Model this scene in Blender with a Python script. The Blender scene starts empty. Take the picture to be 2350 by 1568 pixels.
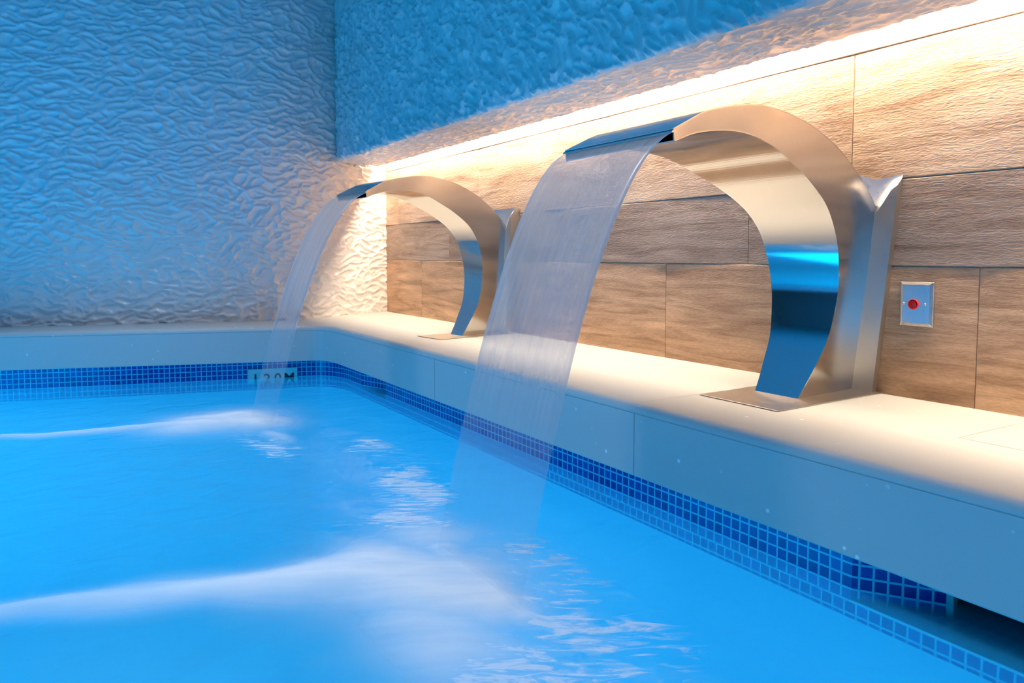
import bpy, bmesh, math, random
import numpy as np
from mathutils import Vector, Matrix

random.seed(7)
SC = bpy.context.scene
COL = SC.collection

# ------------------------------------------------------------ camera, world, lights, exposure
ZW = -0.285                      # water level; the ledge top is z = 0
cam_data = bpy.data.cameras.new('camera')
cam = bpy.data.objects.new('camera', cam_data)
COL.objects.link(cam)
TH = math.radians(32.3623); PITCH = math.radians(3.585)
fwd = Vector((-math.cos(TH), math.sin(TH), 0.0)) * math.cos(PITCH) + Vector((0, 0, -math.sin(PITCH)))
cam.location = (4.4075, -1.8280, 0.36)
cam.rotation_euler = fwd.to_track_quat('-Z', 'Y').to_euler()
cam_data.sensor_fit = 'HORIZONTAL'
cam_data.sensor_width = 36.0
cam_data.lens = 1660.0 / 2350.0 * 36.0
cam_data.shift_y = -92.0 / 2350.0
cam_data.clip_start = 0.02
SC.camera = cam

SC.view_settings.view_transform = 'Standard'
SC.view_settings.look = 'None'
SC.view_settings.gamma = 1.0
SC.view_settings.use_curve_mapping = False
SC.view_settings.exposure = 0.0
SC.cycles.use_denoising = True
SC.cycles.max_bounces = 10
SC.cycles.diffuse_bounces = 4
SC.cycles.glossy_bounces = 4
SC.cycles.transparent_max_bounces = 12
SC.cycles.transmission_bounces = 6
SC.cycles.caustics_reflective = False
SC.cycles.caustics_refractive = False
SC.cycles.sample_clamp_indirect = 6.0

world = bpy.data.worlds.new('world')
SC.world = world
world.use_nodes = True
bg = world.node_tree.nodes['Background']
bg.inputs[0].default_value = (0.02, 0.06, 0.10, 1)
bg.inputs[1].default_value = 0.3

POOL_BLUE = (0.0, 0.49, 1.0)
def area_light(name, loc, target, sx, sy, power, color, spread=math.pi):
    l = bpy.data.lights.new(name, 'AREA')
    l.shape = 'RECTANGLE'; l.size = sx; l.size_y = sy
    l.energy = power; l.color = color; l.spread = spread
    o = bpy.data.objects.new(name, l); COL.objects.link(o)
    o.location = loc
    o.rotation_euler = (Vector(target) - Vector(loc)).to_track_quat('-Z', 'Y').to_euler()
    return o
# underwater lamps in the pool walls opposite and behind the camera
area_light('underwater_lamp', (2.6, -4.52, -0.80), (2.2, 0, -0.80), 4.4, 0.7, 68, POOL_BLUE)
area_light('underwater_lamp', (6.60, -2.6, -0.80), (0, -2.6, -0.80), 3.2, 0.7, 14, POOL_BLUE)
area_light('underwater_lamp', (1.6, -3.6, -1.42), (1.6, -3.6, 0), 2.2, 1.4, 50, POOL_BLUE)
# added unseen lamps to whiten the foam, narrow to spare the walls
for dx_, dy_ in ((1.3, -1.75), (2.9, -1.65), (4.6, -1.9)):
    area_light('foam_fill_light', (dx_, dy_, 2.27), (dx_, dy_, 0), .30, .30, 6.0, (.86, .95, 1.0), math.radians(75))
# warm lamp of the cove (the visible strip is built below)
COVE_COL = (1.0, 0.75, 0.52)
COVE_STRENGTH = 190.0

# ------------------------------------------------------------ helpers
def tag(o, label=None, cat=None, group=None, kind=None):
    if label: o['label'] = label
    if cat: o['category'] = cat
    if group: o['group'] = group
    if kind: o['kind'] = kind
    return o
def empty(name, loc, rz=0.0):
    o = bpy.data.objects.new(name, None); COL.objects.link(o)
    o.empty_display_size = 0.05
    o.location = loc; o.rotation_euler = (0, 0, rz)
    return o
def mesh_obj(name, verts, faces, mat=None, parent=None, smooth=False, uvs=None):
    me = bpy.data.meshes.new(name)
    me.from_pydata([tuple(v) for v in verts], [], faces)
    if uvs is not None:
        uvl = me.uv_layers.new(name='uv')
        li = np.empty(len(me.loops), dtype=np.int32)
        me.loops.foreach_get('vertex_index', li)
        arr = np.asarray(uvs, dtype=np.float32)[li]
        uvl.data.foreach_set('uv', arr.ravel())
    me.update()
    if mat: me.materials.append(mat)
    o = bpy.data.objects.new(name, me); COL.objects.link(o)
    if parent: o.parent = parent
    if smooth: me.polygons.foreach_set('use_smooth', [True] * len(me.polygons))
    return o
def bm_obj(name, bm, mat, parent=None, smooth=False):
    bmesh.ops.recalc_face_normals(bm, faces=bm.faces)
    me = bpy.data.meshes.new(name); bm.to_mesh(me); bm.free()
    if mat: me.materials.append(mat)
    o = bpy.data.objects.new(name, me); COL.objects.link(o)
    if parent: o.parent = parent
    if smooth:
        me.polygons.foreach_set('use_smooth', [True] * len(me.polygons))
    return o
def grid_faces(nu, nv, close_u=False):
    f = []
    for i in range(nu - 1 if not close_u else nu):
        for j in range(nv - 1):
            a = i * nv + j; b = ((i + 1) % nu) * nv + j
            f.append((a, b, b + 1, a + 1))
    return f
def box_verts(x0, x1, y0, y1, z0, z1):
    v = [(x0,y0,z0),(x1,y0,z0),(x1,y1,z0),(x0,y1,z0),(x0,y0,z1),(x1,y0,z1),(x1,y1,z1),(x0,y1,z1)]
    f = [(0,3,2,1),(4,5,6,7),(0,1,5,4),(1,2,6,5),(2,3,7,6),(3,0,4,7)]
    return v, f
def box_obj(name, x0, x1, y0, y1, z0, z1, mat, parent=None, bevel=0.0):
    v, f = box_verts(x0, x1, y0, y1, z0, z1)
    o = mesh_obj(name, v, f, mat, parent)
    if bevel:
        m = o.modifiers.new('bevel', 'BEVEL'); m.width = bevel; m.segments = 2
    return o
def smoothstep(a, b, x):
    t = np.clip((x - a) / (b - a), 0, 1); return t * t * (3 - 2 * t)

# numpy gradient noise -----------------------------------------------------------------
_rng = np.random.default_rng(11)
_perm = _rng.permutation(512)
_grad = _rng.uniform(0, 2 * np.pi, 512)
def noise2(x, y):
    xi = np.floor(x).astype(int); yi = np.floor(y).astype(int)
    xf = x - xi; yf = y - yi
    u = xf * xf * xf * (xf * (xf * 6 - 15) + 10); v = yf * yf * yf * (yf * (yf * 6 - 15) + 10)
    def g(ix, iy, dx, dy):
        h = _perm[(_perm[ix & 511] + iy) & 511]
        a = _grad[h]
        return np.cos(a) * dx + np.sin(a) * dy
    n00 = g(xi, yi, xf, yf); n10 = g(xi + 1, yi, xf - 1, yf)
    n01 = g(xi, yi + 1, xf, yf - 1); n11 = g(xi + 1, yi + 1, xf - 1, yf - 1)
    return (n00 * (1 - u) + n10 * u) * (1 - v) + (n01 * (1 - u) + n11 * u) * v
def relief(s, z, rot=0.0):
    """wind-rippled plaster: interlocking short ridges with sharp crests"""
    c, sn = math.cos(rot), math.sin(rot)
    a = s * c - z * sn; b = s * sn + z * c
    w1 = noise2(a * 6 + 3, b * 6 + 7) ; w2 = noise2(a * 6 + 31, b * 6 + 57)
    w3 = noise2(a * 18 + 3, b * 18 + 7); w4 = noise2(a * 18 + 71, b * 18 + 57)
    a2 = a + 0.030 * w1 + 0.010 * w3; b2 = b + 0.045 * w2 + 0.013 * w4
    r1 = 1 - np.abs(noise2(a2 * 7.5, b2 * 21.0)) * 2.4
    r2 = 1 - np.abs(noise2(a2 * 11.0 + 40, b2 * 29.0 + 11)) * 2.4
    r1 = np.clip(r1, 0, 1) ** 3.2; r2 = np.clip(r2, 0, 1) ** 3.2
    return 0.62 * np.maximum(r1, 0.8 * r2) + 0.28 * (r1 + r2) * 0.5 + 0.05 * noise2(a * 40, b * 50)

# materials ----------------------------------------------------------------------------
def new_mat(name):
    m = bpy.data.materials.new(name); m.use_nodes = True
    nt = m.node_tree
    for n in list(nt.nodes): nt.nodes.remove(n)
    out = nt.nodes.new('ShaderNodeOutputMaterial')
    return m, nt, out
def N(nt, typ, **kw):
    n = nt.nodes.new(typ)
    for k, v in kw.items():
        if k.startswith('i_'):
            key = k[2:]
            key = int(key) if key.isdigit() else key.replace('_', ' ')
            n.inputs[key].default_value = v
        else: setattr(n, k, v)
    return n
def principled(nt, out, color=(.8,.8,.8), rough=.5, metal=0.0, spec=.5):
    p = nt.nodes.new('ShaderNodeBsdfPrincipled')
    p.inputs['Base Color'].default_value = (*color, 1)
    p.inputs['Roughness'].default_value = rough
    p.inputs['Metallic'].default_value = metal
    p.inputs['Specular IOR Level'].default_value = spec
    nt.links.new(p.outputs[0], out.inputs[0])
    return p
def simple(name, color, rough=.5, metal=0.0, spec=.5):
    m, nt, out = new_mat(name); principled(nt, out, color, rough, metal, spec); return m
def ramp(nt, stops):
    r = nt.nodes.new('ShaderNodeValToRGB')
    e = r.color_ramp.elements
    while len(e) < len(stops): e.new(0.5)
    for el, (p, c) in zip(e, stops):
        el.position = p; el.color = (*c, 1) if len(c) == 3 else c
    return r

def mat_plaster():
    m, nt, out = new_mat('rippled_plaster')
    p = principled(nt, out, (0.78, 0.77, 0.76), 0.27, 0, .6)
    tc = N(nt, 'ShaderNodeTexCoord')
    n = N(nt, 'ShaderNodeTexNoise'); n.inputs['Scale'].default_value = 60
    b = N(nt, 'ShaderNodeBump'); b.inputs['Strength'].default_value = .12; b.inputs['Distance'].default_value = .004
    nt.links.new(tc.outputs['Object'], n.inputs['Vector'])
    nt.links.new(n.outputs['Fac'], b.inputs['Height'])
    nt.links.new(b.outputs[0], p.inputs['Normal'])
    return m

def mat_wood_tile():
    m, nt, out = new_mat('wood_look_tile')
    p = principled(nt, out, (.5,.4,.3), 0.45, 0, .4)
    uv = N(nt, 'ShaderNodeUVMap'); uv.uv_map = 'uv'
    att = N(nt, 'ShaderNodeAttribute'); att.attribute_name = 'tone'
    mp = N(nt, 'ShaderNodeMapping'); mp.inputs['Scale'].default_value = (1.6, 16, 1)
    nt.links.new(uv.outputs[0], mp.inputs[0])
    n1 = N(nt, 'ShaderNodeTexNoise'); n1.inputs['Scale'].default_value = 1.5; n1.inputs['Detail'].default_value = 7
    n1.inputs['Roughness'].default_value = .62; n1.inputs['Distortion'].default_value = 1.2
    nt.links.new(mp.outputs[0], n1.inputs['Vector'])
    mp2 = N(nt, 'ShaderNodeMapping'); mp2.inputs['Scale'].default_value = (1.0, 3.0, 1)
    nt.links.new(uv.outputs[0], mp2.inputs[0])
    n2 = N(nt, 'ShaderNodeTexNoise'); n2.inputs['Scale'].default_value = 2.2; n2.inputs['Detail'].default_value = 3
    nt.links.new(mp2.outputs[0], n2.inputs['Vector'])
    mp3 = N(nt, 'ShaderNodeMapping'); mp3.inputs['Scale'].default_value = (60, 220, 1)
    nt.links.new(uv.outputs[0], mp3.inputs[0])
    n3 = N(nt, 'ShaderNodeTexNoise'); n3.inputs['Scale'].default_value = 1.0; n3.inputs['Detail'].default_value = 3; n3.inputs['Distortion'].default_value = .8
    nt.links.new(mp3.outputs[0], n3.inputs['Vector'])
    r = ramp(nt, [(0.30, (.27,.185,.125)), (0.48, (.46,.345,.255)), (0.66, (.60,.47,.36))])
    nt.links.new(n1.outputs['Fac'], r.inputs[0])
    r2 = ramp(nt, [(0.35, (.80,.76,.74)), (0.65, (1.1,1.08,1.05))])
    nt.links.new(n2.outputs['Fac'], r2.inputs[0])
    mx = N(nt, 'ShaderNodeMix', data_type='RGBA', blend_type='MULTIPLY'); mx.inputs[0].default_value = 1
    nt.links.new(r.outputs[0], mx.inputs[6]); nt.links.new(r2.outputs[0], mx.inputs[7])
    mx2 = N(nt, 'ShaderNodeMix', data_type='RGBA', blend_type='MULTIPLY'); mx2.inputs[0].default_value = 1
    nt.links.new(mx.outputs[2], mx2.inputs[6]); nt.links.new(att.outputs['Color'], mx2.inputs[7])
    r3 = ramp(nt, [(0.35, (.86,.85,.84)), (0.6, (1.04,1.04,1.04))])
    nt.links.new(n3.outputs['Fac'], r3.inputs[0])
    mx3 = N(nt, 'ShaderNodeMix', data_type='RGBA', blend_type='MULTIPLY'); mx3.inputs[0].default_value = .8
    nt.links.new(mx2.outputs[2], mx3.inputs[6]); nt.links.new(r3.outputs[0], mx3.inputs[7])
    nt.links.new(mx3.outputs[2], p.inputs['Base Color'])
    add = N(nt, 'ShaderNodeMath', operation='ADD')
    mu = N(nt, 'ShaderNodeMath', operation='MULTIPLY'); mu.inputs[1].default_value = .6
    nt.links.new(n1.outputs['Fac'], mu.inputs[0]); nt.links.new(n3.outputs['Fac'], add.inputs[0]); nt.links.new(mu.outputs[0], add.inputs[1])
    b = N(nt, 'ShaderNodeBump'); b.inputs['Strength'].default_value = .55; b.inputs['Distance'].default_value = .003
    nt.links.new(add.outputs[0], b.inputs['Height']); nt.links.new(b.outputs[0], p.inputs['Normal'])
    return m

def mat_stone(name='pale_speckled_stone', color=(.55,.58,.57)):
    m, nt, out = new_mat(name)
    p = principled(nt, out, color, 0.5, 0, .35)
    tc = N(nt, 'ShaderNodeTexCoord')
    v = N(nt, 'ShaderNodeTexVoronoi'); v.inputs['Scale'].default_value = 26
    nt.links.new(tc.outputs['Object'], v.inputs['Vector'])
    r = ramp(nt, [(0.0, (1,1,1)), (0.09, (1,1,1)), (0.14, (0,0,0))])
    nt.links.new(v.outputs['Distance'], r.inputs[0])
    n = N(nt, 'ShaderNodeTexNoise'); n.inputs['Scale'].default_value = 14; n.inputs['Detail'].default_value = 4
    nt.links.new(tc.outputs['Object'], n.inputs['Vector'])
    r2 = ramp(nt, [(0.52, (0,0,0)), (0.62, (1,1,1))])
    nt.links.new(n.outputs['Fac'], r2.inputs[0])
    mu = N(nt, 'ShaderNodeMath', operation='MULTIPLY')
    nt.links.new(r.outputs[0], mu.inputs[0]); nt.links.new(r2.outputs[0], mu.inputs[1])
    mx = N(nt, 'ShaderNodeMix', data_type='RGBA')
    mx.inputs[6].default_value = (*color, 1); mx.inputs[7].default_value = (.95,.95,.93,1)
    nt.links.new(mu.outputs[0], mx.inputs[0]); nt.links.new(mx.outputs[2], p.inputs['Base Color'])
    return m

def mat_mosaic(name, gw=.0022, ):
    m, nt, out = new_mat(name)
    p = principled(nt, out, (0,0,.3), 0.18, 0, .6)
    uv = N(nt, 'ShaderNodeUVMap'); uv.uv_map = 'uv'
    br = N(nt, 'ShaderNodeTexBrick'); br.offset = 0.0; br.offset_frequency = 1; br.squash = 1.0
    br.inputs['Color1'].default_value = (.012,.035,.30,1); br.inputs['Color2'].default_value = (.022,.10,.50,1)
    br.inputs['Mortar'].default_value = (.28,.62,.80,1)
    br.inputs['Scale'].default_value = 1.0; br.inputs['Mortar Size'].default_value = gw
    br.inputs['Mortar Smooth'].default_value = .1; br.inputs['Bias'].default_value = -.25
    br.inputs['Brick Width'].default_value = .0249; br.inputs['Row Height'].default_value = .0249
    nt.links.new(uv.outputs[0], br.inputs['Vector'])
    nt.links.new(br.outputs['Color'], p.inputs['Base Color'])
    b = N(nt, 'ShaderNodeBump'); b.invert = True; b.inputs['Strength'].default_value = .5; b.inputs['Distance'].default_value = .001
    nt.links.new(br.outputs['Fac'], b.inputs['Height']); nt.links.new(b.outputs[0], p.inputs['Normal'])
    return m

def mat_steel(name, rough=.2, col=(.62,.60,.57), brush=(3, 260, 3), bump=.06):
    m, nt, out = new_mat(name)
    p = principled(nt, out, col, rough, 1.0)
    tc = N(nt, 'ShaderNodeTexCoord')
    mp = N(nt, 'ShaderNodeMapping'); mp.inputs['Scale'].default_value = brush
    nt.links.new(tc.outputs['Object'], mp.inputs[0])
    n = N(nt, 'ShaderNodeTexNoise'); n.inputs['Scale'].default_value = 1.0; n.inputs['Detail'].default_value = 3
    nt.links.new(mp.outputs[0], n.inputs['Vector'])
    n2 = N(nt, 'ShaderNodeTexNoise'); n2.inputs['Scale'].default_value = 90; n2.inputs['Detail'].default_value = 2
    nt.links.new(tc.outputs['Object'], n2.inputs['Vector'])
    mr = N(nt, 'ShaderNodeMapRange'); mr.inputs['To Min'].default_value = rough * .75; mr.inputs['To Max'].default_value = rough * 1.35
    nt.links.new(n2.outputs['Fac'], mr.inputs['Value']); nt.links.new(mr.outputs[0], p.inputs['Roughness'])
    b = N(nt, 'ShaderNodeBump'); b.inputs['Strength'].default_value = bump; b.inputs['Distance'].default_value = .001
    nt.links.new(n.outputs['Fac'], b.inputs['Height']); nt.links.new(b.outputs[0], p.inputs['Normal'])
    return m

def mat_water():
    m, nt, out = new_mat('pool_water')
    tc = N(nt, 'ShaderNodeTexCoord')
    tr = N(nt, 'ShaderNodeBsdfTransparent'); tr.inputs[0].default_value = (.55,.90,1.0,1)
    tl = N(nt, 'ShaderNodeBsdfTranslucent'); tl.inputs[0].default_value = (.45,.93,1.0,1)
    mix = N(nt, 'ShaderNodeMixShader'); mix.inputs[0].default_value = .38
    nt.links.new(tr.outputs[0], mix.inputs[1]); nt.links.new(tl.outputs[0], mix.inputs[2])
    gl = N(nt, 'ShaderNodeBsdfGlossy'); gl.inputs['Roughness'].default_value = .10
    fr = N(nt, 'ShaderNodeFresnel'); fr.inputs['IOR'].default_value = 1.33
    mp = N(nt, 'ShaderNodeMapping'); mp.inputs['Scale'].default_value = (3, 2.2, 1); mp.inputs['Rotation'].default_value = (0,0,.5)
    nt.links.new(tc.outputs['Object'], mp.inputs[0])
    n = N(nt, 'ShaderNodeTexNoise'); n.inputs['Scale'].default_value = 3.2; n.inputs['Detail'].default_value = 3; n.inputs['Distortion'].default_value = .6
    nt.links.new(mp.outputs[0], n.inputs['Vector'])
    b = N(nt, 'ShaderNodeBump'); b.inputs['Strength'].default_value = .35; b.inputs['Distance'].default_value = .02
    nt.links.new(n.outputs['Fac'], b.inputs['Height'])
    nt.links.new(b.outputs[0], gl.inputs['Normal']); nt.links.new(b.outputs[0], fr.inputs['Normal'])
    mul = N(nt, 'ShaderNodeMath', operation='MULTIPLY'); mul.inputs[1].default_value = .5
    nt.links.new(fr.outputs[0], mul.inputs[0])
    mix2 = N(nt, 'ShaderNodeMixShader')
    nt.links.new(mul.outputs[0], mix2.inputs[0]); nt.links.new(mix.outputs[0], mix2.inputs[1]); nt.links.new(gl.outputs[0], mix2.inputs[2])
    nt.links.new(mix2.outputs[0], out.inputs[0])
    return m

def mat_sheet():
    """falling water: clear sheet with milky strands that follow the flow (uv = across, along in metres)"""
    m, nt, out = new_mat('falling_water')
    uv = N(nt, 'ShaderNodeUVMap'); uv.uv_map = 'uv'
    mp = N(nt, 'ShaderNodeMapping'); mp.inputs['Scale'].default_value = (70, .9, 1)
    nt.links.new(uv.outputs[0], mp.inputs[0])
    n = N(nt, 'ShaderNodeTexNoise'); n.inputs['Scale'].default_value = 1; n.inputs['Detail'].default_value = 3
    nt.links.new(mp.outputs[0], n.inputs['Vector'])
    att = N(nt, 'ShaderNodeAttribute'); att.attribute_name = 'cover'
    r = N(nt, 'ShaderNodeMapRange'); r.inputs['From Min'].default_value = .3; r.inputs['From Max'].default_value = .7
    r.inputs['To Min'].default_value = .78; r.inputs['To Max'].default_value = 1.18
    nt.links.new(n.outputs['Fac'], r.inputs['Value'])
    mu = N(nt, 'ShaderNodeMath', operation='MULTIPLY', use_clamp=True)
    nt.links.new(r.outputs[0], mu.inputs[0]); nt.links.new(att.outputs['Fac'], mu.inputs[1])
    tr = N(nt, 'ShaderNodeBsdfTransparent'); tr.inputs[0].default_value = (.985,.995,1,1)
    df = N(nt, 'ShaderNodeBsdfDiffuse'); df.inputs[0].default_value = (.88,.90,.91,1)
    tl = N(nt, 'ShaderNodeBsdfTranslucent'); tl.inputs[0].default_value = (.86,.93,.97,1)
    gl = N(nt, 'ShaderNodeBsdfGlossy'); gl.inputs['Roughness'].default_value = .35
    m1 = N(nt, 'ShaderNodeMixShader'); m1.inputs[0].default_value = .78
    nt.links.new(df.outputs[0], m1.inputs[1]); nt.links.new(tl.outputs[0], m1.inputs[2])
    m2 = N(nt, 'ShaderNodeMixShader'); m2.inputs[0].default_value = .25
    nt.links.new(m1.outputs[0], m2.inputs[1]); nt.links.new(gl.outputs[0], m2.inputs[2])
    m3 = N(nt, 'ShaderNodeMixShader')
    nt.links.new(mu.outputs[0], m3.inputs[0]); nt.links.new(tr.outputs[0], m3.inputs[1]); nt.links.new(m2.outputs[0], m3.inputs[2])
    nt.links.new(m3.outputs[0], out.inputs[0])
    return m

def mat_foam_glints():
    """aerated water: white bubbles and painted ripple glints, cover from the mesh's density attribute, broken up by noise"""
    m, nt, out = new_mat('foam_and_glints')
    uv = N(nt, 'ShaderNodeUVMap'); uv.uv_map = 'uv'
    den = N(nt, 'ShaderNodeAttribute'); den.attribute_name = 'cover'
    fl = N(nt, 'ShaderNodeAttribute'); fl.attribute_name = 'glints'
    mp = N(nt, 'ShaderNodeMapping'); mp.inputs['Scale'].default_value = (11, 42, 1)
    nt.links.new(uv.outputs[0], mp.inputs[0])
    n = N(nt, 'ShaderNodeTexNoise'); n.inputs['Scale'].default_value = 1; n.inputs['Detail'].default_value = 4
    n.inputs['Roughness'].default_value = .6; n.inputs['Distortion'].default_value = 1.0
    nt.links.new(mp.outputs[0], n.inputs['Vector'])
    # warm ripple highlights painted white; threshold moves with the attribute
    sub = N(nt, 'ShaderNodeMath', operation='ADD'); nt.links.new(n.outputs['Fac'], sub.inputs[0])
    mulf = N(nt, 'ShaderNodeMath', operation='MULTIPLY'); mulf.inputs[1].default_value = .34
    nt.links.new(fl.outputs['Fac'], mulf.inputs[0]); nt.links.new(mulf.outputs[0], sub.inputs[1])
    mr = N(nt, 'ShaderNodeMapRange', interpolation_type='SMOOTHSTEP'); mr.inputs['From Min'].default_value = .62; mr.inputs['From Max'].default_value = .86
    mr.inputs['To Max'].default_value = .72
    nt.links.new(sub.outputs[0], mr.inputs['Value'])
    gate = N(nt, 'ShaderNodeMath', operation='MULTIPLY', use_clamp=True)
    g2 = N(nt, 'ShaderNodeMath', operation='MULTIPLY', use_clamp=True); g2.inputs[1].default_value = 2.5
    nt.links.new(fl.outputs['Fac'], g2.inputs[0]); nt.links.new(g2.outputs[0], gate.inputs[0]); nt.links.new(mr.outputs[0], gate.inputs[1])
    # soft plume
    mp2 = N(nt, 'ShaderNodeMapping'); mp2.inputs['Scale'].default_value = (2.5, 12, 1)
    nt.links.new(uv.outputs[0], mp2.inputs[0])
    n2 = N(nt, 'ShaderNodeTexNoise'); n2.inputs['Scale'].default_value = 1; n2.inputs['Detail'].default_value = 3
    nt.links.new(mp2.outputs[0], n2.inputs['Vector'])
    r2 = N(nt, 'ShaderNodeMapRange'); r2.inputs['From Min'].default_value = .3; r2.inputs['From Max'].default_value = .7
    r2.inputs['To Min'].default_value = .78; r2.inputs['To Max'].default_value = 1.12
    nt.links.new(n2.outputs['Fac'], r2.inputs['Value'])
    md = N(nt, 'ShaderNodeMath', operation='MULTIPLY', use_clamp=True)
    nt.links.new(den.outputs['Fac'], md.inputs[0]); nt.links.new(r2.outputs[0], md.inputs[1])
    mxm = N(nt, 'ShaderNodeMath', operation='MAXIMUM')
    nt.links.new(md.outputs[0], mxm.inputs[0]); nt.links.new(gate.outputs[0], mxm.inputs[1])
    tr = N(nt, 'ShaderNodeBsdfTransparent')
    df = N(nt, 'ShaderNodeBsdfDiffuse'); df.inputs[0].default_value = (.95,.96,.98,1)
    tl = N(nt, 'ShaderNodeBsdfTranslucent'); tl.inputs[0].default_value = (.95,.97,1,1)
    m1 = N(nt, 'ShaderNodeMixShader'); m1.inputs[0].default_value = .2
    nt.links.new(df.outputs[0], m1.inputs[1]); nt.links.new(tl.outputs[0], m1.inputs[2])
    m3 = N(nt, 'ShaderNodeMixShader')
    nt.links.new(mxm.outputs[0], m3.inputs[0]); nt.links.new(tr.outputs[0], m3.inputs[1]); nt.links.new(m1.outputs[0], m3.inputs[2])
    nt.links.new(m3.outputs[0], out.inputs[0])
    return m

M_PLASTER = mat_plaster()
M_WOOD = mat_wood_tile()
M_STONE = mat_stone()
M_LINE = simple('joint_sealant', (.42,.37,.33), .8)
M_MOSAIC = mat_mosaic('blue_glass_mosaic')
M_STEEL = mat_steel('brushed_steel', .09, (.66,.645,.62))
M_STEEL_SIDE = mat_steel('brushed_steel_side', .20, (.64,.62,.59), (3, 3, 120), .02)
M_STEEL_PLATE = mat_steel('dull_steel_plate', .34, (.52,.48,.44), (40, 40, 40), .15)
M_STEEL_WALL = mat_steel('satin_steel', .30, (.70,.69,.67), (60, 3, 3))
M_WATER = mat_water()
M_SHEET = mat_sheet()
M_FOAM_GLINTS = mat_foam_glints()
M_SHELL = simple('pool_render', (.35,.78,.92), .6)
M_CAVITY = simple('skimmer_plastic', (.10,.15,.15), .6)
M_TRIM = simple('grey_trim', (.45,.50,.52), .4)
M_WHITE = simple('white_cove_paint', (.78,.78,.78), .7)
M_ROOM = simple('blue_grey_paint', (.22,.48,.60), .7)
M_GROUT_GLINT = simple('tile_backing_edge_glint', (.80,.66,.52), .9)  # tiles' bevel highlight painted into the light joint colour
M_RED = simple('red_plastic', (.62,.006,.012), .22)
M_REDRING = simple('red_collar', (.80,.03,.02), .35)
M_MARK = simple('pale_marker_tile', (.62,.76,.76), .3)
M_INK = simple('black_lettering', (.01,.03,.05), .5)
M_DARK = simple('dark_screw', (.25,.26,.28), .3, 1.0)
m, nt, out = new_mat('led_glow')
em = N(nt, 'ShaderNodeEmission'); em.inputs[0].default_value = (*COVE_COL, 1); em.inputs[1].default_value = COVE_STRENGTH
nt.links.new(em.outputs[0], out.inputs[0]); M_LED = m

# ------------------------------------------------------------ plan curves
def spline(pts, step):
    """Catmull-Rom through pts, resampled at even arc length"""
    P = np.array(pts, float)
    Q = np.vstack([2 * P[0] - P[1], P, 2 * P[-1] - P[-2]])
    out = []
    for i in range(1, len(Q) - 2):
        for t in np.linspace(0, 1, 24, endpoint=False):
            p0, p1, p2, p3 = Q[i-1], Q[i], Q[i+1], Q[i+2]
            out.append(.5 * ((2*p1) + (-p0+p2)*t + (2*p0-5*p1+4*p2-p3)*t*t + (-p0+3*p1-3*p2+p3)*t**3))
    out.append(Q[-2]); out = np.array(out)
    d = np.r_[0, np.cumsum(np.hypot(*np.diff(out[:, :2], axis=0).T))]
    n = max(2, int(round(d[-1] / step)) + 1)
    s = np.linspace(0, d[-1], n)
    return np.stack([np.interp(s, d, out[:, k]) for k in range(out.shape[1])], 1), s
def poly_resample(pts, step):
    P = np.array(pts, float); seg = np.hypot(*np.diff(P, axis=0).T)
    out = [P[0]]
    for a, b, L in zip(P[:-1], P[1:], seg):
        k = max(1, int(round(L / step)))
        for i in range(1, k + 1): out.append(a + (b - a) * i / k)
    out = np.array(out)
    return out, np.r_[0, np.cumsum(np.hypot(*np.diff(out, axis=0).T))]

WALL_FAR = [(0,0),(.111,-.250),(.196,-.450),(.245,-.66),(.240,-.87),(.185,-1.15),(.085,-1.489),(-.005,-1.785),(-.102,-2.068),(-.42,-2.95),(-.80,-4.0),(-1.20,-5.1),(-1.55,-6.0)]

# ------------------------------------------------------------ the far wall: curved, rippled plaster
def rippled(name, path, s, z0, z1, dz, amp, rot, flip=False, soff=0.0):
    nz = int(round((z1 - z0) / dz)) + 1
    zs = np.linspace(z0, z1, nz)
    tx = np.gradient(path[:, 0]); ty = np.gradient(path[:, 1]); L = np.hypot(tx, ty)
    nx, ny = -ty / L, tx / L
    if flip: nx, ny = -nx, -ny
    S, Z = np.meshgrid(s, zs, indexing='ij')
    d = amp * relief(S + soff, Z, rot)
    V = np.stack([path[:, 0][:, None] + nx[:, None] * d, path[:, 1][:, None] + ny[:, None] * d, Z], -1).reshape(-1, 3)
    return V, grid_faces(len(s), nz), (S, Z)
fw_path, fw_s = spline(WALL_FAR, .0065)
near = fw_path[:, 1] > -2.6
# fine mesh only where the photograph looks
idx = [i for i in range(len(fw_path)) if near[i] or i % 5 == 0 or i == len(fw_path) - 1]
fp, fs = fw_path[idx], fw_s[idx]
V, F, _ = rippled('wall_far', fp, fs, -.02, 2.30, .0065, .019, 0.10, flip=False)
wf = mesh_obj('wall_far', V, F, M_PLASTER, smooth=True)
tag(wf, kind='structure')

# bulkhead above the cove and its soffit, same plaster
YB, ZS, YI = -.37, .925, -.092
bx0, bx1 = .10, 7.6
xs = np.concatenate([np.arange(bx0, 3.9, .0065), np.arange(3.9, bx1, .03), [bx1]])
zs = np.concatenate([np.arange(ZS, 1.75, .0065), np.linspace(1.76, 2.30, 20)])
X, Z = np.meshgrid(xs, zs, indexing='ij')
d = .029 * relief(X + 20, Z, .85) * smoothstep(0, .012, Z - ZS + .002)
V1 = np.stack([X, YB - d, Z], -1).reshape(-1, 3); F1 = grid_faces(len(xs), len(zs))
ys = np.linspace(YB, YI, 44)
X2, Y2 = np.meshgrid(xs, ys, indexing='ij')
d2 = .010 * relief(X2 + 50, Y2, .2) * smoothstep(0, .01, Y2 - YB)
V2 = np.stack([X2, Y2, ZS - d2], -1).reshape(-1, 3); F2 = grid_faces(len(xs), len(ys))
o1 = len(V1)
F2 = [(a + o1, d_ + o1, c_ + o1, b_ + o1) for a, b_, c_, d_ in F2]
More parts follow.
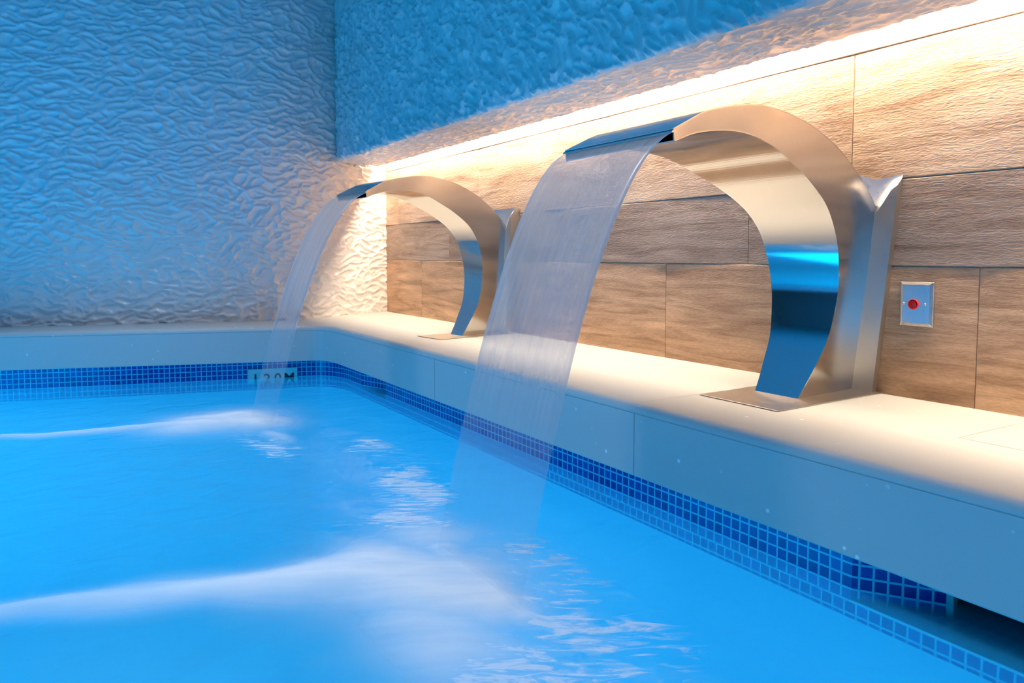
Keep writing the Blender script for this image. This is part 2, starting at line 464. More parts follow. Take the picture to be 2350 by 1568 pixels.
# inner lip of the soffit and the cove's back
V3 = [(bx0, YI, ZS - .003), (bx1, YI, ZS - .003), (bx1, YI, ZS + .035), (bx0, YI, ZS + .035), (bx1, YB + .02, ZS + .035), (bx0, YB + .02, ZS + .035)]
o2 = o1 + len(V2)
F3 = [(o2, o2 + 1, o2 + 2, o2 + 3), (o2 + 3, o2 + 2, o2 + 4, o2 + 5)]
wu = mesh_obj('wall_upper', list(V1) + list(V2) + V3, F1 + F2 + F3, M_PLASTER)
wu.data.polygons.foreach_set('use_smooth', [True] * (len(F1) + len(F2)) + [False, False])
tag(wu, kind='structure')

# ------------------------------------------------------------ wood-look tile wall (y = 0)
def wood_wall():
    rows = [(-.01, .335, [.53, 1.54, 2.54, 3.565, 4.58, 5.6, 6.6]),
            (.335, .5562, [-.1, .88, 1.885, 2.896, 3.90, 4.91, 5.9, 6.9]),
            (.5562, .8965, [.205, 1.215, 2.225, 3.235, 4.245, 5.25, 6.25]),
            (.8965, 1.24, [.70, 1.71, 2.72, 3.73, 4.74, 5.74, 6.75])]
    verts, faces, uvs, tones = [], [], [], []
    rnd = random.Random(5)
    g = .0012
    row_tone = [(1.36, 1.15, .93), (.88, .86, .87), (1.38, 1.33, 1.26), (1.4, 1.36, 1.3)]
    for ri, (z0, z1, js) in enumerate(rows):
        xs_ = [0.0] + [j for j in js if j > 0.02] + [7.6]
        for a, b in zip(xs_[:-1], xs_[1:]):
            k = rnd.uniform(.92, 1.06); t = [c * k for c in row_tone[ri]]
            # each tile is very slightly bowed and proud of its neighbours: its edges catch light
            n = 16; off = rnd.uniform(0, .0012)
            bow = rnd.uniform(.0006, .0020)
            ou, ov = rnd.uniform(0, 30), rnd.uniform(0, 30)
            base = len(verts)
            pts_x = [a + g + (b - a - 2 * g) * i / n for i in range(n + 1)]
            prof = [(z0 + g, 1, 0.0), (z0 + g, 0, 0), (z0 + g + .002, 0, 1), (z1 - g - .002, 0, 1), (z1 - g, 0, 0), (z1 - g, 1, 0.0)]
            for i, x in enumerate(pts_x):
                u = i / n; arc = bow * (1 - (2 * u - 1) ** 2)
                endb = 0.0 if 0 < i < n else .001
                for (z, back, top) in prof:
                    y = .006 if back else -(off + arc + (.0012 if top else 0) - endb)
                    verts.append((x, y, z)); uvs.append((x + ou, z + ov)); tones.append((*t, 1))
            m_ = len(prof)
            for i in range(n):
                for j in range(m_ - 1):
                    p = base + i * m_ + j
                    faces.append((p, p + m_, p + m_ + 1, p + 1))
            for e in (0, n):
                p = base + e * m_
                faces.append(tuple(p + j for j in range(m_)))
    nb = len(faces)
    base = len(verts)
    for v in [(-.02, .003, -.05), (7.6, .003, -.05), (7.6, .003, 1.3), (-.02, .003, 1.3)]:
        verts.append(v); uvs.append((0, 0)); tones.append((.5, .5, .5, 1))
    faces.append((base, base + 1, base + 2, base + 3))
    o = mesh_obj('wall_right', verts, faces, M_WOOD, uvs=uvs)
    o.data.materials.append(M_GROUT_GLINT)
    o.data.polygons[nb].material_index = 1
    ca = o.data.color_attributes.new('tone', 'FLOAT_COLOR', 'POINT')
    ca.data.foreach_set('color', np.array(tones, dtype=np.float32).ravel())
    tag(o, kind='structure')
wood_wall()

# cove interior above the slit, LED strip on its top
v, f = [], []
for (x0, x1, y0, y1, z0, z1) in [(bx0, bx1, YB + .02, .003, 1.035, 1.06)]:
    a, b = box_verts(x0, x1, y0, y1, z0, z1); v += a; f += b
cv = mesh_obj('trim_1', v, f, M_WHITE); tag(cv, kind='structure')
led = box_obj('led_strip', .05, 7.4, -.066, -.026, 1.024, 1.0345, M_WHITE, bevel=.001)
box_obj('diffuser', .06, 7.39, -.062, -.030, 1.0215, 1.0238, M_LED, led)
tag(led, 'long warm white LED strip glowing in the slot above the wood look wall', 'light strip')

# ------------------------------------------------------------ ledge / coping around the pool
def rowpts():
    I, O = [], []
    xs_ = [7.6, 6.8, 6.0, 5.2, 4.6, 4.2, 3.9, 3.6, 3.3, 3.0, 2.7, 2.4, 2.1, 1.8, 1.5, 1.25, 1.05, .93]
    for x in xs_:
        I.append((x * 1.0 if x > 3 else x * 1.0 - (3 - x) * .30, 0.0)); O.append((x, -.638))
    # fix the inner x so that it reaches the corner as the outer turns
    n = len(xs_)
    for i, x in enumerate(xs_):
        t = np.clip((3.0 - x) / (3.0 - .93), 0, 1)
        I[i] = (x - t * .80, 0.0)
    corner_out = [(.86,-.640),(.80,-.648),(.76,-.662),(.733,-.685),(.715,-.715),(.70,-.76),(.675,-.85),(.63,-.97),(.55,-1.20),(.43,-1.54),(.25,-2.06),(.06,-2.62),(-.15,-3.2),(-.62,-4.6)]
    corner_in = [(.04,0),(0,0),(.040,-.09),(.08,-.18),(.111,-.250),(.155,-.35),(.196,-.450),(.23,-.58),(.236,-.90),(.14,-1.33),(.0,-1.77),(-.17,-2.26),(-.37,-2.82),(-.84,-4.1)]
    I += corner_in; O += corner_out
    return np.array(I), np.array(O)
I_, O_ = rowpts()
O_s, so = spline(O_, .03)
# parametric resample of the inner line with the same fractions
dO = np.r_[0, np.cumsum(np.hypot(*np.diff(O_, axis=0).T))]
I_s = np.stack([np.interp(so / so[-1] * dO[-1], dO, I_[:, k]) for k in range(2)], 1)
tx = np.gradient(O_s[:, 0]); ty = np.gradient(O_s[:, 1]); L = np.hypot(tx, ty)
nrm = np.stack([ty / L, -tx / L], 1)       # towards the ledge or the pool, fixed below
if (nrm[5] @ np.array([0, -1])) < 0: nrm = -nrm     # points to the pool
def ledge():
    R = .020
    prof = [(-.0, 0.0)]
    verts, faces = [], []
    arc = [(-R + R * math.sin(a), -R + R * math.cos(a)) for a in np.linspace(0, math.pi / 2, 6)]
    line = arc + [(0, -.0225), (-.0016, -.0232), (-.0016, -.0248), (0, -.0255), (0, -.178), (-.003, -.181), (-.14, -.181)]
    m_ = 3 + len(line)
    for i in range(len(O_s)):
        Ii, Oi, ni = I_s[i], O_s[i], nrm[i]
        verts.append((Ii[0] + (.02 if 0 else 0), Ii[1] + .0, 0.0))
        e = Oi - ni * R
        verts.append((*(Ii + (e - Ii) * .4), 0.0)); verts.append((*(Ii + (e - Ii) * .8), 0.0))
        for dx, dz in line:
            verts.append((*(Oi + ni * dx), dz))
    for i in range(len(O_s) - 1):
        for j in range(m_ - 1):
            a = i * m_ + j; faces.append((a, a + 1, a + m_ + 1, a + m_))
    return mesh_obj('floor_ledge', verts, faces, M_STONE, smooth=False)
lg = ledge()
for i, p in enumerate(lg.data.polygons):
    p.use_smooth = (i % 15) in (3, 4, 5, 6, 7)
lg.name = 'floor'; tag(lg, kind='structure')
# joints of the ledge slabs: thin sealant lines set in the stone
def joints():
    verts, faces = [], []
    def quad(a, b, w, z=.0004):
        a = Vector((*a, 0)); b = Vector((*b, 0)); d_ = (b - a).normalized(); n_ = Vector((-d_.y, d_.x, 0)) * w / 2
        k = len(verts)
        for p, zz in ((a - n_, z), (b - n_, z), (b + n_, z), (a + n_, z)): verts.append((p.x, p.y, zz))
        faces.append((k, k + 1, k + 2, k + 3))
    for x in (.53+.36, 1.99, 3.089, 4.6, 5.7):
        quad((x, -.001), (x, -.62), .0014)
        k = len(verts)
        verts.extend([(x - .0008, -.6386, -.024), (x + .0008, -.6386, -.024), (x + .0008, -.6386, -.178), (x - .0008, -.6386, -.178)])
        faces.append((k, k + 1, k + 2, k + 3))
    # rectangular access cover cut in the ledge near the camera
    quad((3.686, -.320), (4.35, -.320), .0016); quad((3.686, -.320), (3.694, -.03), .0012)
    o = mesh_obj('trim_2', verts, faces, M_LINE); tag(o, kind='structure')
joints()

# ------------------------------------------------------------ pool: mosaic band, skimmer mouths, shell
MOS_A = [(7.2, -.541), (4.25, -.541)]
band_main = [(3.607,-.541),(1.275,-.541)]
far_line_pts = [(.972,-.541),(.86,-.541),(.78,-.543),(.70,-.556),(.63,-.585),(.575,-.635),(.545,-.72),(.527,-.82),(.495,-.95),(.335,-1.52),(.165,-2.06),(-.02,-2.60),(-.22,-3.2),(-.70,-4.6)]
def strip(name, pts, z0, z1, mat, uoff=0.0, parent=None):
    P, s = poly_resample(pts, .03) if len(pts) > 2 else poly_resample(pts, .25)
    verts, uvs = [], []
    for (x, y), ss in zip(P, s):
        for z in (z0, z1):
            verts.append((x, y, z)); uvs.append((ss + uoff, z + .2849))
    return mesh_obj(name, verts, grid_faces(len(P), 2), mat, parent, uvs=uvs), s[-1]
SH = -.307
def joined(name, parts, mat):
    verts, faces, uvs = [], [], []
    for pts, z0, z1, uo, sm in parts:
        P, s = (spline(pts, .02) if sm else poly_resample(pts, .25))
        k = len(verts)
        for (x, y), ss in zip(P, s):
            for z in (z0, z1):
                verts.append((x, y, z)); uvs.append((ss + uo, z + .2849 + .9711))
        faces += [tuple(q + k for q in f_) for f_ in grid_faces(len(P), 2)]
    return verts, faces, uvs
parts = [
    ([(7.2,-.541),(4.30,-.541)], SH, -.178, 0, False),
    (band_main, SH, -.178, .0025, False),
    (far_line_pts, SH, -.178, .01, True),
    ([(3.740,-.452),(3.607,-.541)], SH, -.178, .002, False),      # splayed cheek of the near skimmer mouth
    ([(1.205,-.470),(.972,-.541)], SH, -.178, .003, False),       # and of the far one
    ([(7.2,-.5405),(.972,-.5405)], SH - .036, SH, .0025, False),
    (far_line_pts, SH - .036, SH, .01, True),
]
v, f, uvv = joined('x', parts, M_MOSAIC)
# tiled sills of the mouths just under the water
for (xa, xb) in ((3.607, 4.30), (.972, 1.275)):
    k = len(v)
    v += [(xa, -.541, SH), (xb, -.541, SH), (xb, -.20, SH), (xa, -.20, SH)]
    uvv += [(xa, -.541 + .9711), (xb, -.541 + .9711), (xb, -.20 + .9711), (xa, -.20 + .9711)]
    f.append((k, k + 1, k + 2, k + 3))
mz = mesh_obj('trim_3', v, f, M_MOSAIC, uvs=uvv); tag(mz, kind='structure')
# bright grout nosing on the sills
box_obj('trim_4', 3.607, 4.30, -.5435, -.5385, SH - .002, SH + .002, M_MARK)['kind'] = 'structure'
def cavity(xa, xb, y0, yb, name):
    v_ = [(xa, y0, -.32), (xa, yb, -.32), (xb, yb, -.32), (xb, -.541, -.32),
          (xa, y0, -.175), (xa, yb, -.175), (xb, yb, -.175), (xb, -.541, -.175)]
    f_ = [(0, 1, 5, 4), (1, 2, 6, 5), (2, 3, 7, 6)]
    o = mesh_obj(name, v_, f_, M_CAVITY); tag(o, kind='structure'); return o
cavity(3.752, 4.30, -.444, -.16, 'trim_5')
cavity(1.208, 1.275, -.468, -.30, 'trim_6')
box_obj('trim_7', 3.739, 3.753, -.456, -.440, -.33, -.176, M_TRIM, bevel=.002)['kind'] = 'structure'
# shell
shell_top = SH - .036; ZF = -1.5
P1, _ = poly_resample([(7.2, -.5405), (.972, -.5405)], .5)
P2, _ = spline(far_line_pts, .06)
outline = [tuple(p) for p in P1[:-1]] + [tuple(p) for p in P2] + [(7.2, -4.6)]
n = len(outline)
v = [(x, y, shell_top) for x, y in outline] + [(x, y, ZF) for x, y in outline]
f = [(i, (i + 1) % n, n + (i + 1) % n, n + i) for i in range(n)] + [tuple(range(n, 2 * n))]
# upper part of the two walls behind the camera
k = len(v); a, b, c = outline[-2], outline[-1], outline[0]
v += [(*a, 0), (*b, 0), (*c, 0), (*a, shell_top), (*b, shell_top), (*c, shell_top)]
f += [(k, k + 1, k + 4, k + 3), (k + 1, k + 2, k + 5, k + 4)]
sh = mesh_obj('floor_pool', v, f, M_SHELL); tag(sh, kind='structure'); sh.name = 'floor_pool'
# deck behind the pool, room walls, ceiling
v, f = [], []
for (x0, x1, y0, y1) in [(-1.7, 9.0, -6.4, -4.6), (7.2, 9.0, -4.6, 0.0)]:
    a, b = box_verts(x0, x1, y0, y1, -.03, 0.0); f += [tuple(q + len(v) for q in t) for t in b]; v += a
dk = mesh_obj('floor_deck', v, f, M_STONE); tag(dk, kind='structure')
box_obj('wall_back', -1.7, 9.0, -6.5, -6.4, 0, 2.3, M_ROOM)['kind'] = 'structure'
box_obj('wall_near', 9.0, 9.1, -6.4, 0.0, 0, 2.3, M_ROOM)['kind'] = 'structure'
box_obj('ceiling', -1.7, 9.1, -6.5, .1, 2.3, 2.4, M_ROOM)['kind'] = 'structure'

# water surface with gentle swell around the impacts
def water():
    step = .035
    xs_ = np.arange(-.75, 7.2001, step); ys_ = np.arange(-4.6, -.16, step)
    X, Y = np.meshgrid(xs_, ys_, indexing='ij')
    A = np.exp(-(((X - 3.2) / .9) ** 2 + ((Y + 1.3) / .9) ** 2)) + .8 * np.exp(-(((X - 1.6) / .7) ** 2 + ((Y + 1.25) / .7) ** 2)) + .12
    calm = smoothstep(.54, .95, -Y)
    Z = ZW + calm * A * (.006 * noise2(X * 6, Y * 9) + .004 * noise2(X * 15 + 5, Y * 17))
    # drop cells outside the pool outline
    from mathutils.geometry import intersect_point_tri_2d
    poly = [(7.2, -.541), (4.30, -.541), (4.30, -.16), (3.752, -.16), (3.745, -.446), (3.607, -.541), (1.275, -.541), (1.275, -.30), (1.208, -.30), (1.205, -.47)] + [tuple(p) for p in P2] + [(7.2, -4.6)]
    px_ = np.array([p[0] for p in poly]); py_ = np.array([p[1] for p in poly])
    def inside(x, y):
        c_ = False; j = len(poly) - 1
        for i in range(len(poly)):
            if (py_[i] > y) != (py_[j] > y) and x < (px_[j] - px_[i]) * (y - py_[i]) / (py_[j] - py_[i]) + px_[i]: c_ = not c_
            j = i
        return c_
    ins = np.array([[inside(x, y) for y in ys_] for x in xs_])
    # keep every cell that touches the inside; walls and the ledge hide the rest
    keep = []
    ny = len(ys_)
    for i in range(len(xs_) - 1):
        for j in range(ny - 1):
            if ins[i, j] or ins[i + 1, j] or ins[i, j + 1] or ins[i + 1, j + 1]:
                a = i * ny + j; keep.append((a, a + ny, a + ny + 1, a + 1))
    V = np.stack([X, Y, Z], -1).reshape(-1, 3)
    used = sorted({q for t in keep for q in t}); mp = {q: i for i, q in enumerate(used)}
    o = mesh_obj('pool_water', V[used], [tuple(mp[q] for q in t) for t in keep], M_WATER, smooth=True)
    tag(o, 'bright azure lit water filling the pool below the stone ledge', 'water', kind='stuff')
water()

# depth marker tile in the mosaic under the far wall
def depth_marker():
    P, s = spline(far_line_pts, .005)
    # centre found from the photograph: x .50, y -.88
    i = int(np.argmin(np.hypot(P[:, 0] - .516, P[:, 1] + .862)))
    t = P[i + 6] - P[i - 6]; t /= np.hypot(*t)
    ang = math.atan2(-t[1], -t[0])           # local +x runs towards the wood wall (right in the photo)
    root = empty('depth_marker', (P[i][0] + .001, P[i][1], -.305), ang)
    nrm_ = Matrix.Rotation(ang, 3, 'Z') @ Vector((0, -1, 0))
    root.location += nrm_ * .0005
    box_obj('marker_tile', -.124, .124, -.003, .004, 0, .072, M_MARK, root, bevel=.001)
    for ch, nm, x in (('1', 'digit', -.088), ('.', 'decimal_point', -.058), ('2', 'digit', -.030), ('0', 'digit', .024), ('M', 'letter', .082)):
        cu = bpy.data.curves.new('glyph', 'FONT'); cu.body = ch; cu.size = .072; cu.extrude = .0006
        cu.align_x = 'CENTER'; cu.offset = .0008
        to = bpy.data.objects.new('glyph', cu); COL.objects.link(to)
        cu.materials.append(M_INK)
        dg = bpy.context.evaluated_depsgraph_get()
        me = bpy.data.meshes.new_from_object(to.evaluated_get(dg)); me.name = nm
        mo = bpy.data.objects.new(nm, me); COL.objects.link(mo)
        bpy.data.objects.remove(to)
        mo.parent = root; mo.location = (x, -.0038, -.005); mo.rotation_euler = (math.pi / 2, 0, 0)
    tag(root, 'pale depth marker tile with black lettering in the blue mosaic', 'pool sign')
depth_marker()

# ------------------------------------------------------------ waterfall spouts
INNER = [(-.262,0,.065),(-.236,.04,.071),(-.212,.08,.078),(-.178,.143,.086),(-.163,.212,.094),(-.158,.267,.099),(-.163,.326,.104),(-.178,.384,.109),(-.204,.437,.113),(-.249,.487,.121),(-.312,.527,.130),(-.368,.555,.138),(-.422,.577,.144),(-.48,.600,.149),(-.542,.615,.155),(-.60,.621,.160),(-.67,.618,.165),(-.75,.604,.170),(-.810,.583,.175)]
OUTER = [(0,0,.056),(0,.12,.068),(0,.24,.081),(0,.36,.094),(0,.43,.101),(-.004,.467,.105),(-.03,.500,.107),(-.066,.532,.109),(-.115,.569,.113),(-.20,.618,.12),(-.28,.648,.128),(-.352,.667,.135),(-.42,.677,.142),(-.485,.682,.148),(-.56,.679,.160),(-.615,.671,.165),(-.67,.660,.168),(-.722,.646,.171),(-.767,.625,.173),(-.812,.603,.175)]
def resample3(pts, n):
    P = np.array(pts, float)
    Q = np.vstack([2 * P[0] - P[1], P, 2 * P[-1] - P[-2]]); out = []
    for i in range(1, len(Q) - 2):
        for t in np.linspace(0, 1, 12, endpoint=False):
            p0, p1, p2, p3 = Q[i-1], Q[i], Q[i+1], Q[i+2]
            out.append(.5 * ((2*p1) + (-p0+p2)*t + (2*p0-5*p1+4*p2-p3)*t*t + (-p0+3*p1-3*p2+p3)*t**3))
    out.append(Q[-2]); out = np.array(out)
    k = np.array([.25, .5, .25])
    for _ in range(10): out[1:-1] = .25 * out[:-2] + .5 * out[1:-1] + .25 * out[2:]
    d = np.r_[0, np.cumsum(np.hypot(*np.diff(out[:, :2], axis=0).T))]
    s = np.linspace(0, d[-1], n)
    return np.stack([np.interp(s, d, out[:, i]) for i in range(3)], 1)
def solid(o, t, off=-1.0):
    m_ = o.modifiers.new('thickness', 'SOLIDIFY'); m_.thickness = t; m_.offset = off
    o.modifiers.new('split', 'EDGE_SPLIT').split_angle = math.radians(35)
def make_spout(loc, rz, sx, sy, sz, back, label, group):
    root = empty('waterfall_spout', loc, rz)
    n = 96
    A = resample3(INNER, n); B = resample3(OUTER, n)
    A = A * np.array([sy, sz, sx]); B = B * np.array([sy, sz, sx])
    def ribbon(P, name, flip, mat):
        nv = 5; verts = []
        for (y, z, w) in P:
            for j in range(nv): verts.append((-w + 2 * w * j / (nv - 1), y, z))
        faces = grid_faces(n, nv)
        if flip: faces = [f_[::-1] for f_ in faces]
        o = mesh_obj(name, verts, faces, mat, root, smooth=True); solid(o, .0025); return o
    ribbon(A, 'inner_panel', False, M_STEEL)
    ribbon(B, 'outer_panel', True, M_STEEL)
    for sgn in (1, -1):
        verts = []
        nv = 7
        for a, b in zip(A, B):
            for j in range(nv):
                t = j / (nv - 1); p = a + (b - a) * t
                verts.append((sgn * (p[2] - .0004), p[0], p[1]))
        faces = grid_faces(n, nv)
        if sgn > 0: faces = [f_[::-1] for f_ in faces]
        o = mesh_obj('side_panel', verts, faces, M_STEEL_SIDE, root, smooth=True); solid(o, .003)
    # rolled lip where the water leaves, slightly overhanging
    wl = .176 * sx; yl, zl = -.812 * sy, .603 * sz
    v_, f_ = [], []
    prof = [(0.012, .0045), (-.004, -.002), (-.0062, -.0042), (-.004, -.0062), (.012, .0008)]
    for x in (-wl, wl):
        for py_, pz_ in prof: v_.append((x, yl + py_, zl + pz_))
    m_ = len(prof)
    f_ = [(j, (j + 1) % m_, m_ + (j + 1) % m_, m_ + j) for j in range(m_)] + [tuple(range(m_)), tuple(range(m_, 2 * m_))[::-1]]
    mesh_obj('lip', v_, f_, M_STEEL, root)
    # flange on the wall with a scooped top
    fl = []
    zt = .572 * sz; t = .022
    zz = [0.0, .12, .24, .36, .43, .465]
    verts, faces = [], []
    seam = lambda z: .056 + .0485 * (z / .467)
    edge = lambda z: .114 + (.168 - .114) * z / .57
    # full-width profile rows: (z, y_front at seam side)
    rows = [(0, -t), (.12, -t), (.24, -t), (.36, -t), (.44, -t), (.465, -t), (.478, -t), (.492, -t), (.506, -t), (.520, -t), (.534, -t), (.540, -t)]
    cols = 21
    for (z, yf) in rows:
        w = edge(z)
        for j in range(cols):
            u = -1 + 2 * j / (cols - 1)
            x = u * w
            # front plane of the flange is cut by the scoop: limit height grows towards the sides
            lim = .468 + .072 * smoothstep(.105, .166, np.array(abs(x))).item() ** .8
            if z <= lim: y = yf; zc = z
            else:
                k_ = min(1.0, (z - lim) / max(.540 - lim, 1e-3))
                y = yf; zc = lim
            verts.append((x * sx, y * 1.0, zc * sz))
    # scoop up to the wall line
    for kk in range(1, 7):
        q = kk / 6
        for j in range(cols):
            u = -1 + 2 * j / (cols - 1); x0 = u * edge(.54); x1 = u * .168
            lim = .468 + .072 * smoothstep(.105, .166, np.array(abs(x0))).item() ** .8
            x = x0 + (x1 - x0) * q
            zc = lim + (.572 - lim) * (q ** 1.0)
            y = -t * (1 - q) ** 1.7 - .0015
            verts.append((x * sx, y, zc * sz))
    nr = len(rows) + 6
    # back ring
    nf = len(verts)
    for r_ in range(nr):
        for j in (0, cols - 1):
            x, y, z = verts[r_ * cols + j]; verts.append((x, back, z))
    for r_ in range(nr - 1):
        for j in range(cols - 1):
            a = r_ * cols + j; faces.append((a, a + 1, a + cols + 1, a + cols))
        a = r_ * cols; b = nf + r_ * 2
        faces.append((a, a + cols, b + 2, b)); faces.append((a + cols - 1, b + 1, b + 3, a + 2 * cols - 1))
    top = (nr - 1) * cols
    faces.append(tuple(top + j for j in range(cols)) + (nf + (nr - 1) * 2 + 1, nf + (nr - 1) * 2))
    o = mesh_obj('wall_flange', verts, faces, M_STEEL_WALL, root)
    o.data.polygons.foreach_set('use_smooth', [True] * len(o.data.polygons))
    o.modifiers.new('split', 'EDGE_SPLIT').split_angle = math.radians(35)
    # base plate on the ledge
    bp = box_obj('base_plate', -.108 * sx / (1 if sx == 1 else .85), .130 * sx / (1 if sx == 1 else .92), -.425 * sy, min(back, .0) - .004, 0.0006, .0032, M_STEEL_PLATE, root, bevel=.0008)
    tag(root, label, 'waterfall spout', group)
    return root
sp1 = make_spout((3.21, 0, 0), 0, 1, 1, 1, -.0005, 'large arched steel waterfall spout nearest, beside the red button', 'arched steel waterfall spouts on the ledge')
sp2 = make_spout((1.485, -.050, 0), .135, .70, .94, 1.012, .035, 'smaller looking arched steel waterfall spout near the textured far wall', 'arched steel waterfall spouts on the ledge')

# ------------------------------------------------------------ falling sheets of water
def make_sheet(loc, rz, wt, wb, yl, zl, drop, a, b, label, dens):
    # y(z) from z = -(a d + b d^2)
    nrow, ncol = 70, 41
    verts, uvs, den = [], [], []
    dmax = (-a + math.sqrt(a * a + 4 * b * drop)) / (2 * b)
    rows = []
    for i in range(nrow):
        q = i / (nrow - 1); d_ = dmax * q
        z = zl - (a * d_ + b * d_ * d_); rows.append((yl - d_, z, q))
    sL = 0
    for side in (0, 1):
        sL = 0; prev = None
        for (y, z, q) in rows:
            if prev: sL += math.hypot(y - prev[0], z - prev[1])
            prev = (y, z)
            w = wt + (wb - wt) * q ** .8
            th = .0035 + .004 * q
            for j in range(ncol):
                u = -1 + 2 * j / (ncol - 1)
                rip = .0012 * math.sin(j * 1.7 + 3 * math.sin(q * 5 + j * .4)) * q + .0015 * noise2(np.array([j * .35]), np.array([q * 2 + 9.]))[0]
                edgep = (1 - abs(u)) / .05
                t_ = th * (1.6 if edgep < 1 else 1.0) * min(1, max(.05, (1 - abs(u)) * 40))
                verts.append((u * w, y - (t_ if side else -t_) + rip, z - (.0 if side else 0)))
                uvs.append((u * w + 5, sL))
                edge = math.exp(-((1 - abs(u)) / .055) ** 2)
                den.append(min(1, dens(q) * (1 + .55 * edge)))
    f_ = []
    o0 = nrow * ncol
    g = grid_faces(nrow, ncol)
    f_ = g + [tuple(x + o0 for x in t[::-1]) for t in g]
    for i in range(nrow - 1):
        for j, s_ in ((0, 1), (ncol - 1, -1)):
            a_ = i * ncol + j; b_ = a_ + ncol
            f_.append((a_, o0 + a_, o0 + b_, b_) if s_ > 0 else (a_, b_, o0 + b_, o0 + a_))
    o = mesh_obj('water_sheet', verts, f_, M_SHEET, smooth=True, uvs=uvs)
    at = o.data.attributes.new('cover', 'FLOAT', 'POINT')
    at.data.foreach_set('value', np.array(den, dtype=np.float32))
    o.location = loc; o.rotation_euler = (0, 0, rz)
    tag(o, label, 'waterfall', 'sheets of water falling from the spouts')
    return o
dn = lambda q: .36 + .16 * math.sin(min(1, q / .25) * math.pi / 2) - .41 * smoothstep(.55, .82, np.array(q)).item() - .08 * smoothstep(.86, 1.0, np.array(q)).item()
make_sheet((3.21, 0, 0), 0, .173, .158, -.812, .598, .598 - ZW + .012, .41, 6.2, 'wide silky sheet of water falling from the nearest spout', dn)
make_sheet((1.485, -.050, 0), .135, .118, .092, -.812 * .94, .598 * 1.012, .605 - ZW + .012, .38, 4.9, 'narrow sheet of water falling from the far spout', dn)

# ------------------------------------------------------------ foam, painted ripple glints
def make_foam_glints(name, x0, x1, y0, y1, step, dens, glints, height, ang, label):
    xs_ = np.arange(x0, x1, step); ys_ = np.arange(y0, y1, step)
    X, Y = np.meshgrid(xs_, ys_, indexing='ij')
    D = np.clip(dens(X, Y), 0, 1); K = np.clip(glints(X, Y), 0, 1)
    Z = ZW + .010 + height * D ** 1.3 + .004 * D * noise2(X * 20, Y * 20)
    V = np.stack([X, Y, Z], -1).reshape(-1, 3)
    ny = len(ys_); keepm = (D + K) > .012
    faces = []
    for i in range(len(xs_) - 1):
        for j in range(ny - 1):
            if keepm[i:i+2, j:j+2].any():
                a = i * ny + j; faces.append((a, a + ny, a + ny + 1, a + 1))
    used = sorted({q for t in faces for q in t}); mp = {q: i for i, q in enumerate(used)}
    c, s = math.cos(ang), math.sin(ang)
    U = (X * c + Y * s).ravel()[used]; W = (-X * s + Y * c).ravel()[used]
    o = mesh_obj(name, V[used], [tuple(mp[q] for q in t) for t in faces], M_FOAM_GLINTS, smooth=True, uvs=np.stack([U, W], 1) + 10)
    for nm, arr in (('cover', D), ('glints', K)):
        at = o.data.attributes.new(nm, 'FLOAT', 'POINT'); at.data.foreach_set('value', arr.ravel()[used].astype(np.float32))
    tag(o, label, 'foam', kind='stuff')
    return o
def seg_plume(X, Y, pts):
    """pts: (x, y, halfwidth, strength); soft tube along the polyline"""
    best = np.zeros_like(X)
    for (xa, ya, wa, ka), (xb, yb, wb, kb) in zip(pts[:-1], pts[1:]):
        dx, dy = xb - xa, yb - ya; L2 = dx * dx + dy * dy
        t = np.clip(((X - xa) * dx + (Y - ya) * dy) / L2, 0, 1)
        d_ = np.hypot(X - xa - t * dx, Y - ya - t * dy)
        w = wa + (wb - wa) * t; k = ka + (kb - ka) * t
        best = np.maximum(best, k * np.exp(-(d_ / w) ** 2))
    return best
def blob(X, Y, x, y, ax, ay, ang, k):
    c, s = math.cos(ang), math.sin(ang)
    u = (X - x) * c + (Y - y) * s; v = -(X - x) * s + (Y - y) * c
    return k * np.exp(-(u / ax) ** 2 - (v / ay) ** 2)
def wob(X, Y, k=1.0, f=5.0):
    return X + k * .05 * noise2(X * f, Y * f), Y + k * .05 * noise2(X * f + 50, Y * f + 9)
def near_d(X, Y):
    X, Y = wob(X, Y)
    d = seg_plume(X, Y, [(3.30,-1.17,.09,1.0),(3.18,-1.21,.15,1.1),(3.08,-1.30,.14,1.05),(3.02,-1.43,.095,.92),(2.965,-1.58,.060,.75),(2.925,-1.73,.050,.62),(2.885,-1.90,.042,.58),(2.83,-2.15,.04,.5)])
    d = np.maximum(d, seg_plume(X, Y, [(3.03,-1.13,.05,.7),(3.37,-1.145,.045,.8)]))
    d = np.maximum(d, blob(X, Y, 3.34, -1.30, .20, .11, 0, .70))
    d = np.maximum(d, blob(X, Y, 2.95, -1.14, .11, .12, 0, .60))
    return d
def near_glints(X, Y):  # where reflections on the ripples are painted as white patches
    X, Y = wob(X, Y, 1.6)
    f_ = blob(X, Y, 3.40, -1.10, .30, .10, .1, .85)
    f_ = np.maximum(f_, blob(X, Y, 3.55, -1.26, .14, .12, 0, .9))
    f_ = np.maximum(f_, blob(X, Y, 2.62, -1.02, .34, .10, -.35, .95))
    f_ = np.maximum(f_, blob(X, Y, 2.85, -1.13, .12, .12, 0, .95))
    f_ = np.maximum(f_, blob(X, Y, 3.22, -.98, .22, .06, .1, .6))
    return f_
def far_d(X, Y):
    X, Y = wob(X, Y, .8)
    d = seg_plume(X, Y, [(1.60,-1.19,.12,1.0),(1.50,-1.26,.17,1.1),(1.49,-1.38,.15,.95),(1.45,-1.52,.07,.7),(1.42,-1.75,.035,.6),(1.33,-2.0,.03,.5)])
    d = np.maximum(d, blob(X, Y, 1.83, -1.19, .11, .035, 0, .5))
    return d
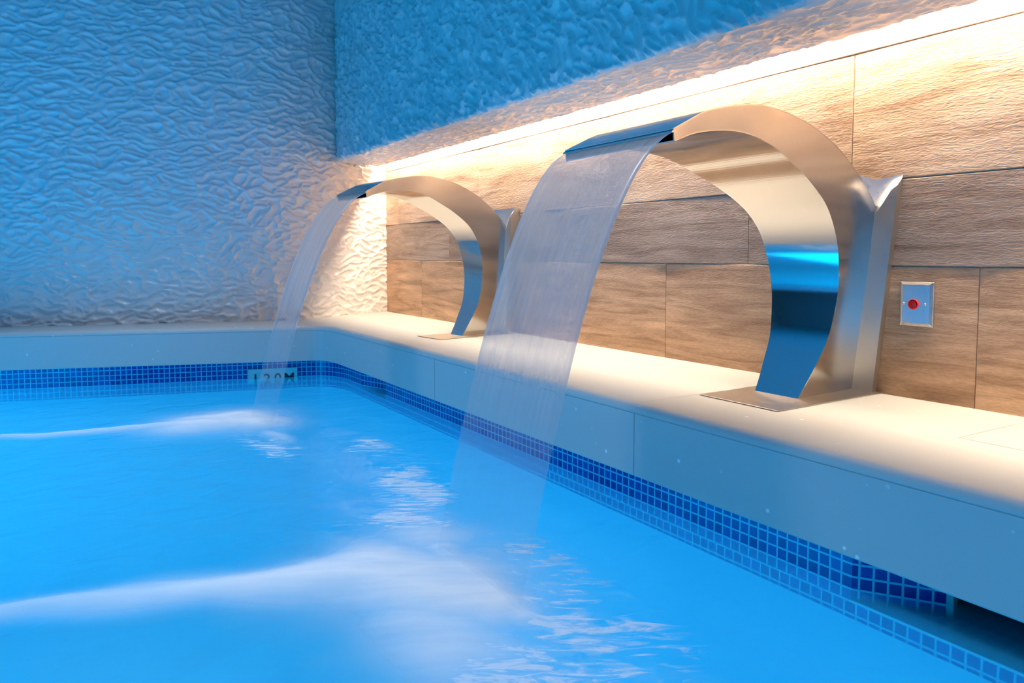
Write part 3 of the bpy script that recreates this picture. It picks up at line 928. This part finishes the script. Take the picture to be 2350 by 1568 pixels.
def far_glints(X, Y):  # painted ripple reflections around the far plume
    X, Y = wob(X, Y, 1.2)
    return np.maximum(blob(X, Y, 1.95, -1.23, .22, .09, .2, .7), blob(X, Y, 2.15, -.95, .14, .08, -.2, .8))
make_foam_glints('splash_foam_glints', 2.2, 3.95, -2.35, -.75, .012, near_d, near_glints, .022, math.radians(60), 'large white foam plume where the nearest water sheet hits the pool, with painted ripple glints')
make_foam_glints('splash_foam_glints', 1.15, 2.45, -2.3, -.80, .012, far_d, far_glints, .020, math.radians(60), 'small white foam plume below the far water sheet, with painted ripple glints')

# ------------------------------------------------------------ push button on the wood wall
def push_button():
    cx, cz = 3.4235, .240
    root = empty('push_button', (cx, -.004, cz))
    w, h = .0415, .0560
    bm = bmesh.new()
    rings = [(0, 0, .003), (0, 0, -.002), (.008, .008, -.0075), ]
    prev = None
    for (ix, iz, y) in rings:
        vs = [bm.verts.new((sx_ * (w - ix), y, sz_ * (h - iz))) for sx_, sz_ in ((-1, -1), (1, -1), (1, 1), (-1, 1))]
        if prev:
            for i in range(4): bm.faces.new((prev[i], prev[(i + 1) % 4], vs[(i + 1) % 4], vs[i]))
        prev = vs
    bm.faces.new(prev)
    pl = bm_obj('face_plate', bm, M_STEEL_WALL, root)
    bv = pl.modifiers.new('bevel', 'BEVEL'); bv.width = .0012; bv.segments = 2
    def lathe(name, prof, mat, loc, par, seg=40):
        bm = bmesh.new(); prev = None
        for r_, y in prof:
            if r_ == 0:
                c_ = bm.verts.new((0, y, 0))
                for i in range(seg): bm.faces.new((prev[i], prev[(i + 1) % seg], c_))
                break
            ring = [bm.verts.new((r_ * math.cos(2 * math.pi * i / seg), y, r_ * math.sin(2 * math.pi * i / seg))) for i in range(seg)]
            if prev:
                for i in range(seg): bm.faces.new((prev[i], prev[(i + 1) % seg], ring[(i + 1) % seg], ring[i]))
            prev = ring
        o = bm_obj(name, bm, mat, par, smooth=True); o.location = loc; return o
    lathe('collar', [(.0135, -.0070), (.0135, -.0098), (.0127, -.0112), (.0110, -.0112), (.0104, -.0098)], M_REDRING, (-.0045, 0, 0), root)
    lathe('button', [(.0104, -.0080), (.0102, -.0098), (.0090, -.0108), (.005, -.0113), (0, -.0114)], M_RED, (-.0045, 0, 0), root)
    for sx_ in (-.0300, .0240):
        s_ = lathe('screw', [(.0034, -.0075), (.0034, -.0088), (.0022, -.0094), (.0012, -.0094), (.0010, -.0088), (0, -.0086)], M_STEEL_WALL, (sx_, 0, .0005), root, 20)
        s_['label'] = 'small round screw'
    tag(root, 'square steel plate with a round red push button on the wood look wall', 'button')
push_button()
